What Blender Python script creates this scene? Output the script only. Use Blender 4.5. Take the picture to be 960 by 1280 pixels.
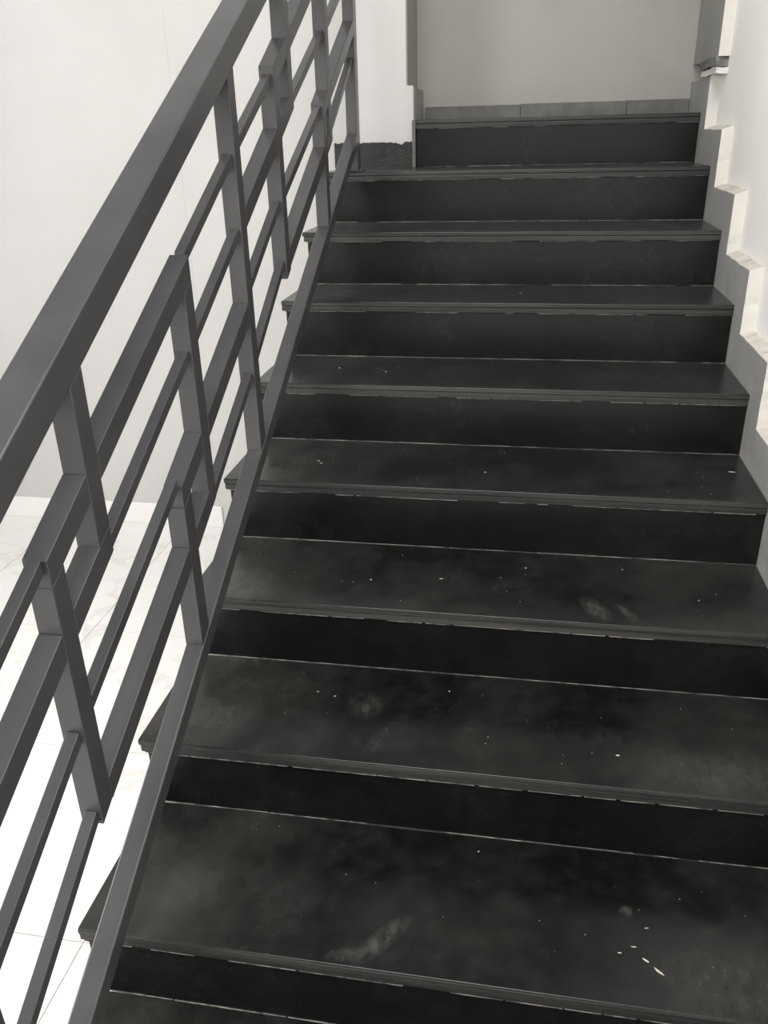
import bpy, bmesh, math, random
from mathutils import Vector, Euler, noise
random.seed(7)
for o in list(bpy.data.objects): bpy.data.objects.remove(o)
SC = bpy.context.scene
COL = SC.collection

# ------------------------------------------------------------------ camera
cd = bpy.data.cameras.new('camera'); cam = bpy.data.objects.new('camera', cd); COL.objects.link(cam)
cam.location = (0.72887, -0.60943, 1.41983)
cam.rotation_euler = Euler((1.13829, 0.02303, 0.16799), 'XYZ')
cd.sensor_fit = 'VERTICAL'; cd.sensor_height = 36.0; cd.sensor_width = 27.0
cd.lens = 1034.4 / 1280 * 36.0
cd.clip_start = 0.02
SC.camera = cam

# ------------------------------------------------------------------ light
SC.view_settings.view_transform = 'Standard'; SC.view_settings.look = 'None'
SC.view_settings.gamma = 1.0; SC.view_settings.use_curve_mapping = False
SC.view_settings.exposure = 0.0
wd = bpy.data.worlds.new('world'); SC.world = wd; wd.use_nodes = True
bg = wd.node_tree.nodes['Background']; bg.inputs[0].default_value = (0.80, 0.90, 1.0, 1); bg.inputs[1].default_value = 0.16

def area(name, loc, target, sx, sy, power, col=(1, 1, 1)):
    ld = bpy.data.lights.new(name, 'AREA'); ld.shape = 'RECTANGLE'; ld.size = sx; ld.size_y = sy
    ld.energy = power; ld.color = col
    o = bpy.data.objects.new(name, ld); COL.objects.link(o); o.location = loc
    d = Vector(target) - Vector(loc); o.rotation_euler = d.to_track_quat('-Z', 'Y').to_euler()
    return o
area('window_light', (-2.6, -0.4, 2.1), (1.3, -0.3, 0.9), 2.0, 1.8, 140, (1.0, 0.985, 0.965))
area('rear_fill_light', (-1.3, -3.2, 2.6), (0.2, 1.5, 0.6), 2.0, 1.6, 10, (0.90, 0.95, 1.0))  # added fill from behind for the front faces, no window there
area('stairwell_light', (0.3, -0.4, 4.1), (0.2, 0.3, 0.0), 1.8, 2.0, 125, (1.0, 0.965, 0.92))

# ------------------------------------------------------------------ sizes
D = 0.30; R = 0.16112; W = 1.2777; TH = 0.0290
EZ = [0, .00159, .00134, -.00085, -.00204, -.00185, -.00038, -.00024, .00267, -.00019]
EY = [0, -.0028, .00244, .00298, .00031, .00057, -.00204, -.00501, .00013, .00342]
OV = 0.006
FLOOR = -0.25
XB = -2.7; YB = -3.4; XC = -0.64         # back left extent of the hall
YW = 2.7030; YC = 2.7038; YL = 2.98; ZC = 4.3
WO = W + 0.033                            # plaster face of the right wall
def ztop(k): return k * R + (EZ[k] if k > 0 else 0)
def yr(k): return k * D + (EY[k] if k > 0 else 0)

# ------------------------------------------------------------------ materials
def newmat(name):
    m = bpy.data.materials.new(name); m.use_nodes = True
    nt = m.node_tree; b = nt.nodes['Principled BSDF']
    return m, nt, b
def N(nt, t, **kw):
    n = nt.nodes.new(t)
    for k, v in kw.items(): setattr(n, k, v)
    return n
def noise_fac(nt, scale, lo, hi, detail=4, rough=0.55, stretch=None, coord='geo'):
    g = N(nt, 'ShaderNodeNewGeometry'); src = g.outputs['Position']
    if stretch:
        mp = N(nt, 'ShaderNodeMapping'); mp.inputs['Scale'].default_value = stretch
        nt.links.new(src, mp.inputs[0]); src = mp.outputs[0]
    n = N(nt, 'ShaderNodeTexNoise'); n.inputs['Scale'].default_value = scale
    n.inputs['Detail'].default_value = detail; n.inputs['Roughness'].default_value = rough
    nt.links.new(src, n.inputs['Vector'])
    r = N(nt, 'ShaderNodeMapRange'); r.inputs[1].default_value = lo; r.inputs[2].default_value = hi
    nt.links.new(n.outputs[0], r.inputs[0])
    return r.outputs[0]
def M2(nt, op, a, b=None):
    n = N(nt, 'ShaderNodeMath', operation=op); n.use_clamp = False
    for i, v in enumerate((a, b)):
        if v is None: continue
        if isinstance(v, (int, float)): n.inputs[i].default_value = v
        else: nt.links.new(v, n.inputs[i])
    return n.outputs[0]
def mixc(nt, fac, c1, c2):
    n = N(nt, 'ShaderNodeMix', data_type='RGBA')
    if isinstance(fac, float): n.inputs[0].default_value = fac
    else: nt.links.new(fac, n.inputs[0])
    for i, c in ((6, c1), (7, c2)):
        if isinstance(c, tuple): n.inputs[i].default_value = (*c, 1)
        else: nt.links.new(c, n.inputs[i])
    return n.outputs[2]
def bump(nt, b, fac, strength, dist):
    n = N(nt, 'ShaderNodeBump'); n.inputs['Strength'].default_value = strength; n.inputs['Distance'].default_value = dist
    nt.links.new(fac, n.inputs['Height']); nt.links.new(n.outputs[0], b.inputs['Normal'])

def plain(name, c1, c2, rough, scale=6, lo=.35, hi=.65, bs=0.0, bd=0.001, spec=0.5, bscale=60):
    m, nt, b = newmat(name)
    nt.links.new(mixc(nt, noise_fac(nt, scale, lo, hi), c1, c2), b.inputs['Base Color'])
    b.inputs['Roughness'].default_value = rough; b.inputs['Specular IOR Level'].default_value = spec
    if bs: bump(nt, b, noise_fac(nt, bscale, .3, .7, 3), bs, bd)
    return m
HALLW = plain('off_white_hall_paint', (.500, .492, .484), (.53, .522, .515), .75, 2.2, bs=.1, bd=.002, bscale=35)
PANEL = plain('grey_panel', (.245, .24, .222), (.28, .273, .255), .6, 2.5, bs=.1, bd=.001)  # grey tone for the panel side, darker than the back wall
WHITE = plain('white_plaster', (.89, .86, .825), (.92, .90, .875), .75, 2.2, bs=.12, bd=.002, bscale=35)
WHITE2 = plain('cream_plaster', (.63, .61, .575), (.69, .67, .635), .8, 5, bs=.3, bd=.003, bscale=30)
GREYWALL = plain('grey_wall', (.30, .293, .27), (.335, .327, .305), .6, 2.5, bs=.1, bd=.001)  # grey tone shared by back wall and landing return sheet
GREYBAND = plain('grey_skirting', (.27, .262, .25), (.36, .352, .34), .6, 9, .3, .7, bs=.25, bd=.001)  # mottled grey tone for the stepped band and landing side skirting
RAIL = plain('grey_rail_enamel', (.046, .047, .050), (.062, .062, .064), .29, 8, .3, .7, bs=.06, bd=.0006, bscale=180)
LINE = plain('pale_grout', (.26, .25, .235), (.05, .05, .048), .8, 30, .42, .62)
FLECK = plain('pale_paint_speck', (.55, .53, .48), (.40, .38, .34), .7)
CONC = plain('white_washed_stair_side', (.70, .69, .66), (.76, .75, .73), .8, 4)
DARKSK = plain('rough_black_skirting_paint', (.009, .0085, .008), (.022, .020, .018), .6, 40, bs=.5, bd=.002, bscale=90)
JOINT = plain('tile_joint', (.36, .33, .28), (.44, .41, .35), .8, 20)
LEDGE = plain('dark_plaster_ledge', (.50, .47, .42), (.60, .57, .52), .85, 30)  # darker plaster tone for the level tops of the stepped edge
STRIP = plain('dark_grey_strip', (.10, .10, .095), (.14, .14, .13), .6, 20)
CHIP = plain('chipped_stone', (.10, .10, .095), (.19, .19, .18), .7, 60)

def marble():
    m, nt, b = newmat('white_veined_tile')
    g = N(nt, 'ShaderNodeNewGeometry')
    n1 = N(nt, 'ShaderNodeTexNoise'); n1.inputs['Scale'].default_value = 2.2; n1.inputs['Detail'].default_value = 5
    nt.links.new(g.outputs['Position'], n1.inputs['Vector'])
    w = N(nt, 'ShaderNodeVectorMath', operation='MULTIPLY_ADD'); w.inputs[1].default_value = (1.4, 1.4, 1.4)
    nt.links.new(n1.outputs['Color'], w.inputs[0]); nt.links.new(g.outputs['Position'], w.inputs[2])
    n2 = N(nt, 'ShaderNodeTexNoise'); n2.inputs['Scale'].default_value = 1.6; n2.inputs['Detail'].default_value = 3
    nt.links.new(w.outputs[0], n2.inputs['Vector'])
    d = M2(nt, 'ABSOLUTE', M2(nt, 'SUBTRACT', n2.outputs[0], .5))
    r = N(nt, 'ShaderNodeMapRange'); r.inputs[1].default_value = 0.0; r.inputs[2].default_value = .018
    r.inputs[3].default_value = 1; r.inputs[4].default_value = 0; nt.links.new(d, r.inputs[0])
    v = M2(nt, 'MULTIPLY', r.outputs[0], .38)
    nt.links.new(mixc(nt, v, (.76, .75, .735), (.50, .48, .46)), b.inputs['Base Color'])
    b.inputs['Roughness'].default_value = .28
    return m
TILE = marble()

def granite(name, dark, dust, amount, rough, ends=True, marks=None, spec=.5, streak=None, sheen=.03):
    """black polished granite with a film of stone dust; smears and pale patches sit at set spots on the steps"""
    m, nt, b = newmat(name)
    big = noise_fac(nt, 3.2, .44, .76, 5, .6, streak)
    fine = noise_fac(nt, 26, .45, .80, 6, .7, streak)
    f = M2(nt, 'ADD', M2(nt, 'MULTIPLY', big, .62), M2(nt, 'MULTIPLY', fine, .38))
    g = N(nt, 'ShaderNodeNewGeometry'); s = N(nt, 'ShaderNodeSeparateXYZ'); nt.links.new(g.outputs['Position'], s.inputs[0])
    if ends:   # untrodden ends of the treads hold more dust
        for a0, a1 in ((.42, .05), (.98, 1.25)):
            r = N(nt, 'ShaderNodeMapRange'); r.inputs[1].default_value = a0; r.inputs[2].default_value = a1
            nt.links.new(s.outputs[0], r.inputs[0])
            rr = M2(nt, 'MULTIPLY', r.outputs[0], noise_fac(nt, 4.5, .30, .62, 4))
            f = M2(nt, 'ADD', f, M2(nt, 'MULTIPLY', rr, 1.15 if a0 < .9 else .6))
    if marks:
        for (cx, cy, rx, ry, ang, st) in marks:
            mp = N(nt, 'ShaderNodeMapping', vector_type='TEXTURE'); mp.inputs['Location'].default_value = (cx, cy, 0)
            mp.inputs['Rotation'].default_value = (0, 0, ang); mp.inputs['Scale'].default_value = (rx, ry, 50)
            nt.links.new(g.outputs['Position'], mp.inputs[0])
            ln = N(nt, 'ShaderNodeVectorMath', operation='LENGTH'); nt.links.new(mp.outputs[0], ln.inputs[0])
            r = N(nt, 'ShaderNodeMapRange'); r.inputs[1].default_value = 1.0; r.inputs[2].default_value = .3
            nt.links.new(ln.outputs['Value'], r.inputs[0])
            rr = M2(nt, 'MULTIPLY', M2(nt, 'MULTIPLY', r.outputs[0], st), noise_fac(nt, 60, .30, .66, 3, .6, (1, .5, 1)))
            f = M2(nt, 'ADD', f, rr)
    f = M2(nt, 'MULTIPLY', f, amount)
    c = mixc(nt, f, dark, dust)
    # tiny pale grains
    vo = N(nt, 'ShaderNodeTexVoronoi'); vo.inputs['Scale'].default_value = 75
    nt.links.new(g.outputs['Position'], vo.inputs['Vector'])
    sr = N(nt, 'ShaderNodeMapRange'); sr.inputs[1].default_value = .085; sr.inputs[2].default_value = .05
    nt.links.new(vo.outputs['Distance'], sr.inputs[0])
    sp = M2(nt, 'MULTIPLY', sr.outputs[0], noise_fac(nt, 7, .56, .66, 2))
    c = mixc(nt, M2(nt, 'MULTIPLY', sp, .14), c, (.42, .40, .36))
    nt.links.new(c, b.inputs['Base Color'])
    rg = N(nt, 'ShaderNodeMapRange'); rg.inputs[3].default_value = rough; rg.inputs[4].default_value = min(1, rough + .35)
    nt.links.new(f, rg.inputs[0]); nt.links.new(rg.outputs[0], b.inputs['Roughness'])
    b.inputs['Specular IOR Level'].default_value = spec
    b.inputs['Sheen Weight'].default_value = sheen; b.inputs['Sheen Roughness'].default_value = .45
    bump(nt, b, noise_fac(nt, 9, .3, .7, 3), .05, .002)
    return m
MARKS = [(.535, .352, .022, .075, -.65, 2.0), (.475, .312, .045, .016, .3, 1.3), (.948, .47, .014, .014, 0, 2.4), (1.15, .35, .2, .08, 0, .9), (1.16, .66, .2, .07, 0, .7),  # smears and soft paler patches, some broad, set by tread position
         (.43, .77, .045, .055, .3, 1.2), (.475, .66, .02, .06, -.4, 1.0), (.90, .955, .028, .06, .45, 2.0),
         (.965, .945, .014, .05, .5, 1.5), (.20, .80, .11, .06, .2, .35), (.70, 1.02, .10, .07, .1, .25),
         (.17, .40, .09, .06, .5, .5), (.10, .95, .10, .10, .3, 1.6), (.12, .70, .10, .05, 0, .9), (.10, 1.25, .08, .06, 0, .9), (.92, .72, .16, .05, 0, .35), (.56, 1.06, .12, .05, 0, .22)]
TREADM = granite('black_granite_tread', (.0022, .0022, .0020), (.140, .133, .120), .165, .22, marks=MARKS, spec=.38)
RISERM = granite('black_granite_riser', (.0040, .0047, .0050), (.046, .050, .050), .24, .24, ends=False, spec=.32, sheen=.01)
NOSEM = granite('unpolished_granite_edge', (.014, .014, .013), (.150, .145, .135), .52, .45, ends=False, streak=(.35, 6, 14))

# ------------------------------------------------------------------ mesh helpers
def link(name, bm, mat, parent=None, bevel=0.0, segs=2, smooth=False):
    bmesh.ops.recalc_face_normals(bm, faces=bm.faces)
    me = bpy.data.meshes.new(name); bm.to_mesh(me); bm.free()
    for mm in (mat if isinstance(mat, (list, tuple)) else [mat]): me.materials.append(mm)
    o = bpy.data.objects.new(name, me); COL.objects.link(o)
    if parent: o.parent = parent
    # origin at the middle of the foot of the mesh
    co = [v.co for v in me.vertices]
    c = Vector(((min(v.x for v in co) + max(v.x for v in co)) / 2, (min(v.y for v in co) + max(v.y for v in co)) / 2, min(v.z for v in co)))
    for v in me.vertices: v.co -= c
    o.location = c - (parent.location if parent and parent.type == 'EMPTY' else Vector((0, 0, 0)))
    if parent and parent.type != 'EMPTY':
        q = parent; off = Vector((0, 0, 0))
        while q: off += q.location; q = q.parent
        o.location = c - off
    if bevel:
        b = o.modifiers.new('bevel', 'BEVEL'); b.width = bevel; b.segments = segs; b.limit_method = 'ANGLE'; b.angle_limit = math.radians(30)
        me.shade_smooth()
        try: b.harden_normals = True
        except Exception: pass
    return o
def box(bm, x0, x1, y0, y1, z0, z1, mi=0):
    v = [bm.verts.new(p) for p in ((x0, y0, z0), (x1, y0, z0), (x1, y1, z0), (x0, y1, z0), (x0, y0, z1), (x1, y0, z1), (x1, y1, z1), (x0, y1, z1))]
    for f in ((0, 3, 2, 1), (4, 5, 6, 7), (0, 1, 5, 4), (1, 2, 6, 5), (2, 3, 7, 6), (3, 0, 4, 7)):
        bm.faces.new([v[i] for i in f]).material_index = mi
    return v
def slanted(bm, x0, x1, y0, y1, zb0, zb1, zt0, zt1):
    """box whose bottom and top follow the slope of the stairs between y0 and y1"""
    v = [bm.verts.new(p) for p in ((x0, y0, zb0), (x1, y0, zb0), (x1, y1, zb1), (x0, y1, zb1), (x0, y0, zt0), (x1, y0, zt0), (x1, y1, zt1), (x0, y1, zt1))]
    for f in ((0, 3, 2, 1), (4, 5, 6, 7), (0, 1, 5, 4), (1, 2, 6, 5), (2, 3, 7, 6), (3, 0, 4, 7)):
        bm.faces.new([v[i] for i in f])
def struct(name, bm, mat, parent=None, **k):
    o = link(name, bm, mat, parent, **k)
    if not parent: o['kind'] = 'structure'
    return o
def B(*a):
    bm = bmesh.new(); box(bm, *a); return bm

# ------------------------------------------------------------------ floor with its tiles
fl = struct('floor', B(XB, 2.9, YB, YW + .5, FLOOR - .12, FLOOR - .0018), JOINT)
TS = .617; G = .0013
tiles = {}
xs0 = -.205 - TS * 6; ys0 = .556 - TS * 7
for i in range(12):
    for j in range(12):
        a0, a1 = xs0 + i * TS + G, xs0 + (i + 1) * TS - G
        b0, b1 = ys0 + j * TS + G, ys0 + (j + 1) * TS - G
        a0, a1 = max(a0, XB), min(a1, 2.9); b0, b1 = max(b0, YB), min(b1, YW if a1 < XC else YC)
        if b0 >= -.3 and a0 > .02: continue                      # under the stairs
        if a1 > WO and b0 < 10: a1 = min(a1, WO)
        if b1 > -.3 and a1 > .02:
            if b0 < -.3 and a0 > .02: b1 = -.3
            else: a1 = .02
        if a1 - a0 < .02 or b1 - b0 < .02: continue
        key = (round(a1 - a0, 3), round(b1 - b0, 3))
        if key in tiles:
            o = tiles[key].copy(); COL.objects.link(o)
            o.location = ((a0 + a1) / 2 - fl.location.x, (b0 + b1) / 2 - fl.location.y, o.location.z)
        else:
            o = link('tile', B(a0, a1, b0, b1, FLOOR - .0018, FLOOR), TILE, fl); tiles[key] = o

# ------------------------------------------------------------------ walls
struct('wall_left', B(XB - .2, XC, YW, YW + .2, FLOOR - .12, ZC), HALLW)
bm = bmesh.new()                                               # wall face beside the stairs, bent round the landing opening
box(bm, XC, .252, YC, YC + .34, FLOOR - .12, ZC); box(bm, .252, .2765, YC, YC + .02, R * 8, R * 9 + .113)
struct('wall_front', bm, HALLW)
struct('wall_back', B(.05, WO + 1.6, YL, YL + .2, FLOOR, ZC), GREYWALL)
struct('wall_right', B(WO, WO + .2, YB, YL, FLOOR - .12, ZC), WHITE)
struct('wall_side', B(XB - .2, XB, YB, -2.6, FLOOR - .12, ZC), WHITE)
struct('wall_rear', B(XB, WO, YB - .2, YB, FLOOR - .12, ZC), WHITE)
# low marble skirting of the hall
sk = B(XB, XC + .008, YW - .010, YW, FLOOR, FLOOR + .105)
bk = struct('baseboard_left', sk, TILE, bevel=.002)

# grey sheet over the landing's return face, its shade put into the colour
bm = bmesh.new(); box(bm, .2523, .2560, YC + .003, YL - .0005, R * 9 + .002, ZC)
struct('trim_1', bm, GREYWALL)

# ------------------------------------------------------------------ right wall: stepped skirting standing proud of the plaster
H = .105
prof = []           # (y, z) sawtooth going up the stairs
jit = random.Random(3)
y0 = 0 - H
prof.append((-D - H, FLOOR)); prof.append((-D - H, -R + H)); prof.append((y0, -R + H))
for k in range(0, 9):
    prof.append((yr(k) - H, ztop(k) + H)); prof.append((yr(k + 1) - H, ztop(k) + H))
prof.append((yr(9) - H, ztop(9) + H)); prof.append((YL, ztop(9) + H))
side = bmesh.new(); edge = bmesh.new()
def rough_pts(a, b, n):
    out = []
    for i in range(n):
        t = i / n; j = 0 if i == 0 else jit.uniform(-.0016, .0016)
        y = a[0] + (b[0] - a[0]) * t; z = a[1] + (b[1] - a[1]) * t
        if abs(a[0] - b[0]) < 1e-6: y += j
        else: z += j
        out.append((y, z))
    return out
pts = []
for a, b in zip(prof[:-1], prof[1:]): pts += rough_pts(a, b, 7)
pts.append(prof[-1])
# grey face, column by column down to the line of the steps
low = lambda y: FLOOR if y < 0 else ztop(min(9, int(y / D + 1e-6))) - .14
def faceband(bm, x, yA, yB, zA, zB):
    vs = [bm.verts.new((x, yA, zA)), bm.verts.new((x, yB, zA)), bm.verts.new((x, yB, zB)), bm.verts.new((x, yA, zB))]
    bm.faces.new(vs)
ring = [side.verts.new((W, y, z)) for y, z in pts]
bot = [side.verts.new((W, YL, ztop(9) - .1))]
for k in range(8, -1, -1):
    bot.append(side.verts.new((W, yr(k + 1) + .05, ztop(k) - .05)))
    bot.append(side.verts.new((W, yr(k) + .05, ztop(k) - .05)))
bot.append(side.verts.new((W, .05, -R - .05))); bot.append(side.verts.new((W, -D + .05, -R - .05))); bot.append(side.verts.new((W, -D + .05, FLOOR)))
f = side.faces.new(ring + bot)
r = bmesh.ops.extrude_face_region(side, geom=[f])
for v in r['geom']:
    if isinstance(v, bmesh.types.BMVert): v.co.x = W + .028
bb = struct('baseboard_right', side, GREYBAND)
for i in range(len(pts) - 1):
    (ya, za), (yb, zb) = pts[i], pts[i + 1]
    horiz = abs(yb - ya) > abs(zb - za)
    o1 = (-.0006, .0006); rise = .011 + .003 * noise.noise(Vector((ya * 9, za * 9, 1)))
    A = [(W + .0004, ya, za), (W + .0004, yb, zb)]
    if horiz: Bq = [(WO + .001, yb - .002, zb + rise), (WO + .001, ya - .002, za + rise)]
    else: Bq = [(WO + .001, yb - .004, zb + .011), (WO + .001, ya - .004, za + (.011 if i % 7 else .011))]
    q = [edge.verts.new(p) for p in A + Bq]
    edge.faces.new(q).material_index = 1 if horiz else 0
bmesh.ops.remove_doubles(edge, verts=edge.verts, dist=.0002)
r = bmesh.ops.extrude_face_region(edge, geom=list(edge.faces))
for v in r['geom']:
    if isinstance(v, bmesh.types.BMVert): v.co.z += .0015; v.co.y -= .0015
link('plaster_edge', edge, [WHITE2, LEDGE], bb)

# thick panel of the right wall beside the landing, with the stone ledge stub under it
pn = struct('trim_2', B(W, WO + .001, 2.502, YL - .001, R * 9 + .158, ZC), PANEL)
link('plaster_edge', B(W - .0015, WO + .002, 2.4965, 2.5018, R * 9 + .157, ZC), WHITE2, pn)
bm = bmesh.new()
box(bm, W - .007, WO, 2.505, 2.79, R * 9 + .129, R * 9 + .158)
bmesh.ops.subdivide_edges(bm, edges=bm.edges, cuts=4, use_grid_fill=True)
for v in bm.verts:
    v.co += Vector((noise.noise(v.co * 40) * .004, noise.noise(v.co * 37 + Vector((3, 1, 0))) * .008, noise.noise(v.co * 33 + Vector((0, 5, 0))) * .005))
st = struct('trim_3', bm, CHIP)
bm = bmesh.new()
box(bm, W - .004, WO, 2.50, 2.77, R * 9 + .109, R * 9 + .127)
bmesh.ops.subdivide_edges(bm, edges=bm.edges, cuts=4, use_grid_fill=True)
for v in bm.verts:
    v.co += Vector((noise.noise(v.co * 50) * .005, noise.noise(v.co * 37 + Vector((3, 1, 0))) * .008, noise.noise(v.co * 33 + Vector((0, 5, 0))) * .005))
link('plaster_chunk', bm, WHITE2, st)

# ------------------------------------------------------------------ landing skirtings
lb = bpy.data.objects.new('baseboard_back', None); COL.objects.link(lb); lb.location = (.776, YL, ztop(9)); lb['kind'] = 'structure'
for a, b_, h in ((.288, .655, .047), (.657, 1.05, .049), (1.052, W - .001, .050)):
    link('skirting_piece', B(a, b_, YL - .012, YL - .0005, ztop(9) + .0005, ztop(9) + h), STRIP, lb, bevel=.0015)
ls = B(.2565, .2790, YC + .0202, YL - .0005, ztop(9) + .0005, ztop(9) + .108)
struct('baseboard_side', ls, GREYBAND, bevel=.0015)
struct('trim_4', B(.273, .2850, YC - .0125, YC + .006, ztop(8) + .0005, ztop(9)), STRIP, bevel=.001)

# rough black painted skirting at the foot of the white wall by the top step
bm = bmesh.new(); n = 60; xa, xb = -.022, .2715
top = []; 
for i in range(n + 1):
    x = xa + (xb - xa) * i / n
    z = ztop(8) + .086 + .0025 * noise.noise(Vector((x * 190, 9, 0))) + .004 * noise.noise(Vector((x * 60, 0, 0))) + .004 * noise.noise(Vector((x * 22, 4, 0)))
    if .215 < x < .25: z -= .010 * (1 - abs(x - .2325) / .0175) + .002 * noise.noise(Vector((x * 200, 0, 0)))
    top.append((x, z))
fr = [bm.verts.new((x, YC - .006, z)) for x, z in top]; lo = [bm.verts.new((x, YC - .006, ztop(8) + .001)) for x, z in top]
for i in range(n): bm.faces.new((lo[i], lo[i + 1], fr[i + 1], fr[i]))
r = bmesh.ops.extrude_face_region(bm, geom=list(bm.faces))
for v in r['geom']:
    if isinstance(v, bmesh.types.BMVert): v.co.y = YC - .0003
struct('baseboard_front', bm, DARKSK)

# ------------------------------------------------------------------ staircase
stair = bpy.data.objects.new('staircase', None); COL.objects.link(stair); stair.location = (W / 2, 0, FLOOR)
stair['label'] = 'flight of black granite steps with dusty treads, rising beside the white right wall'
stair['category'] = 'stairs'
LAND = ztop(9)
for k in range(-1, 10):
    xa = 0.0 if k < 9 else .2765
    yA = yr(k) - OV; yB = yr(k + 1) - .0005 if k < 9 else YL - .001
    z = ztop(k)
    xe = W - .0004
    # top slab
    bm = bmesh.new(); box(bm, xa + random.uniform(-.003, .003) if k < 9 else xa, xe, yA, yB, z - .0135, z)
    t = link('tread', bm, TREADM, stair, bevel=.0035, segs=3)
    bm = bmesh.new(); box(bm, xa + .0015, xe, yA + .0012, yA + .048, z - TH, z - .0137)
    ns = link('nosing_strip', bm, NOSEM, t, bevel=.0022, segs=2)
    # dusty arris left along the bottom of the nosing
    bm = bmesh.new(); px = xa + .01; rr = random.Random(k)
    while px < xe - .03:
        L = rr.uniform(.02, .10); w_ = rr.uniform(.0002, .0011)
        if rr.random() < .8: box(bm, px, min(px + L, xe - .002), yA + .0008, yA + .006, z - TH - w_, z - TH + .0002)
        px += L + rr.uniform(-.006, .01)
    dl = link('dust_line', bm, LINE, t); dl['kind'] = 'stuff'
    # polished front face band of the nosing top slab
    bm = bmesh.new(); box(bm, xa + .002, xe - .001, yA - .0006, yA + .002, z - .0122, z - .0030)
    link('nosing_face', bm, NOSEM, t, bevel=.0006, segs=1)
    # riser under this tread
    z0 = (ztop(k - 1) if k >= 0 else FLOOR) + .0004
    yk = yr(k)
    rx0 = .013 if k < 9 else .287
    bm = bmesh.new(); box(bm, rx0, W - .001, yk, yk + .016, z0, z - TH - .0003)
    rs = link('riser', bm, RISERM, stair, bevel=.0012, segs=1)
    if k >= 0:
        bm = bmesh.new(); px = rx0 + .004; rr = random.Random(50 + k)
        while px < W - .02:
            L = rr.uniform(.01, .09); w_ = rr.uniform(.0003, .0018) * (1.25 if k > 3 else 1)
            if rr.random() < .86: box(bm, px, min(px + L, W - .002), yk - w_, yk + .001, z0 - .0002, z0 + rr.uniform(.0003, .0012))
            px += L + rr.uniform(-.004, .004)
        gj = link('grout_line', bm, LINE, rs); gj['kind'] = 'stuff'
# solid body under the steps
bm = bmesh.new()
pl = [(yr(-1) + .0165, FLOOR)]
for k in range(-1, 9):
    pl.append((yr(k) + .0165, ztop(k) - TH - .004))
    pl.append((yr(k + 1) + .0165 if k < 8 else YC - .002, ztop(k) - TH - .004))
pl.append((YC - .002, FLOOR))
vs = [bm.verts.new((.022, y, z)) for y, z in pl]
f = bm.faces.new(vs)
r = bmesh.ops.extrude_face_region(bm, geom=[f])
for v in r['geom']:
    if isinstance(v, bmesh.types.BMVert): v.co.x = W - .002
link('stair_body', bm, CONC, stair)
bm = bmesh.new(); box(bm, .29, W - .002, YC + .022, YL - .002, LAND - .12, LAND - TH - .001)
link('landing_slab', bm, CONC, stair)

# pale paint specks lying on the treads
def speck(bm, x, y, z, L, w, a):
    n = 7; ring = []
    for i in range(n):
        t = 2 * math.pi * i / n; rr = random.uniform(.65, 1.1)
        dx, dy = math.cos(t) * L * rr, math.sin(t) * w * rr
        ring.append(bm.verts.new((x + dx * math.cos(a) - dy * math.sin(a), y + dx * math.sin(a) + dy * math.cos(a), z + .0001)))
    c = bm.verts.new((x, y, z + .0012))
    for i in range(n): bm.faces.new((ring[i], ring[(i + 1) % n], c))
    bm.faces.new(ring[::-1])
spots = {1: [(.972, .377, .010, .003, -.5), (.990, .360, .013, .003, -.7), (.955, .40, .008, .0015, .1), (.93, .385, .006, .0015, 0), (.684, .565, .003, .002, 0), (.98, .44, .006, .001, .2)],
         2: [(.937, .686, .006, .003, .2), (.32, .80, .003, .002, 0), (.36, .79, .004, .0015, .4), (.60, .84, .003, .002, 0)],
         3: [(.40, 1.02, .004, .002, 0), (.56, 1.045, .008, .002, .2), (.75, 1.12, .004, .002, 0), (.97, 1.14, .003, .002, 0), (1.12, 1.02, .003, .003, 0)],
         4: [(.207, 1.341, .006, .003, .2), (.218, 1.325, .007, .002, .5), (1.235, 1.378, .013, .003, -.2), (.64, 1.31, .004, .002, 0)],
         5: [(.20, 1.66, .005, .002, 0), (.34, 1.63, .004, .002, 0)], 6: [(.7, 1.95, .004, .002, 0)]}
treads = [o for o in stair.children if o.name.startswith('tread')]
def world_loc(o):
    v = Vector((0, 0, 0))
    while o: v += o.location; o = o.parent
    return v
treads.sort(key=lambda o: world_loc(o).z); treads = treads[1:]
for k, lst in spots.items():
    bm = bmesh.new()
    for (x, y, L, w, a) in lst: speck(bm, x, y, ztop(k), L * .8, w * .8, a)
    rr = random.Random(90 + k)
    for _ in range(18):
        s = rr.uniform(.0005, .0013)
        speck(bm, rr.uniform(.2, 1.2), rr.uniform(yr(k) + .03, yr(k + 1) - .03), ztop(k), s, s * .8, rr.uniform(0, 3))
    o = link('paint_specks', bm, FLECK, treads[k]); o['kind'] = 'stuff'

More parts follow.
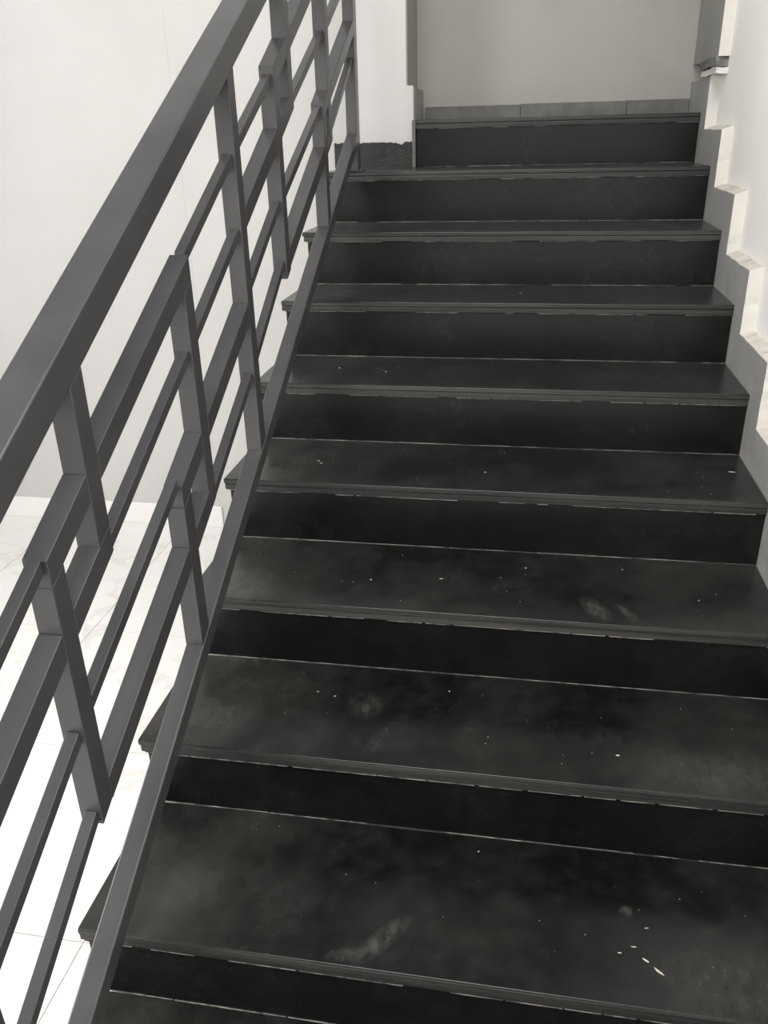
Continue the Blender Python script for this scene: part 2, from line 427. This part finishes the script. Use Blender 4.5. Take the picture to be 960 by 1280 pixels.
# ------------------------------------------------------------------ railing
rail = bpy.data.objects.new('stair_railing', None); COL.objects.link(rail); rail.location = (.1015, 1.17, ztop(3))
rail['label'] = 'dark grey square tube railing of staggered posts and sloping bars beside the steps'
rail['category'] = 'railing'
S = R / D
XL, XR = .0835, .120
def bar(name, y0, y1, c0, c1, x0, x1, h, gap=.0004):
    bm = bmesh.new(); y0 += gap; y1 -= gap
    slanted(bm, x0, x1, y0, y1, c0 + y0 * S - h, c1 + y1 * S - h, c0 + y0 * S, c1 + y1 * S)
    return link(name, bm, RAIL, rail, bevel=.0015, segs=2)
def thick(y0, y1, c0, c1=None): return bar('sloping_bar', y0, y1, c0, c1 if c1 is not None else c0, XL, XR, .0425)
def thin(y0, y1, c0, c1): return bar('thin_sloping_bar', y0, y1, c0, c1, .0925, .1125, .0225)
def post(y0, y1, cb, ct, foot=None, name='post'):
    """c values are measured above the line through the nosings"""
    bm = bmesh.new()
    zb0, zb1 = (cb + y0 * S, cb + y1 * S) if foot is None else (foot, foot)
    slanted(bm, XL, XR, y0, y1, zb0, zb1, ct + y0 * S, ct + y1 * S)
    return link(name, bm, RAIL, rail, bevel=.0015, segs=2)
HB = .9015
def c8(a, b, y, ya, yb): return a + (b - a) * (y - ya) / (yb - ya)
# handrail and bottom rail
bm = bmesh.new(); ya, yb = -.40, 2.60
slanted(bm, .0605, .1212, ya, yb, .9018 + ya * S, .9018 + yb * S, .9630 + ya * S, .9605 + yb * S)
link('handrail', bm, RAIL, rail, bevel=.003, segs=2)
bm = bmesh.new(); ya, yb = -.0225, 2.43
slanted(bm, .0835, .1215, ya, yb, .083 + ya * S, .067 + yb * S, .126 + ya * S, .108 + yb * S)
link('bottom_rail', bm, RAIL, rail, bevel=.0035, segs=3)
BT = lambda y: .126 + (.108 - .126) * (y + .02) / 2.45
# posts from the foot of the flight to the top
post(-.060, -.023, 0, HB, foot=-R)
post(.260, .297, .316, .777 - .043)
post(.392, .430, .657, HB)
post(.695, .735, BT(.71), .464 - .043 + .0)
post(.815, .853, .336, .767 - .0425)
post(1.154, 1.191, BT(1.17), HB)
post(1.475, 1.512, .289, .767 - .0425)
post(1.600, 1.637, .638, HB)
post(1.950, 1.988, BT(1.97), .445 - .0425)
post(2.020, 2.058, .333, HB)
post(2.430, 2.478, 0, HB, foot=ztop(8))
# thick sloping bars
thick(.260, .392, .776, .775); thick(.430, .853, .774, .767)
thick(-.023, .260, .664, .662); thick(.297, .430, .660, .657)
thick(1.191, 1.475, .638); thick(1.512, 1.637, .638)
thick(.695, .815, .464); thick(.853, 1.154, .463)
thick(.297, .695, .356, .340); thick(.735, .853, .338, .336)
thick(1.512, 1.950, .338, .333); thick(1.988, 2.058, .333)
thick(1.950, 2.020, .445); thick(2.058, 2.430, .443, .440)
thick(1.475, 1.600, .767, .768); thick(1.637, 2.020, .770, .772); thick(2.058, 2.430, .772)
# thin sloping bars
thin(-.023, .260, .780, .778)
thin(.853, 1.154, .771, .764); thin(1.191, 1.475, .765, .752)
thin(.430, .815, .629, .621); thin(.853, 1.154, .620, .617)
thin(.297, .695, .498, .479); thin(-.023, .260, .490, .494)
thin(1.191, 1.475, .473, .478); thin(1.512, 1.950, .470, .440)
thin(.853, 1.154, .300, .305); thin(1.191, 1.475, .311, .334)
thin(-.023, .260, .322, .342)
thin(1.637, 2.020, .617, .596); thin(2.058, 2.430, .590, .582)
thin(2.058, 2.430, .320, .335)
# small anchor plates under the two posts that reach the steps
for y, z in ((2.454, ztop(8)), (-.0415, -R)):
    link('base_plate', B(XL - .014, XR + .014, y - .036, y + .036, z + .0002, z + .0045), RAIL, rail, bevel=.0012)
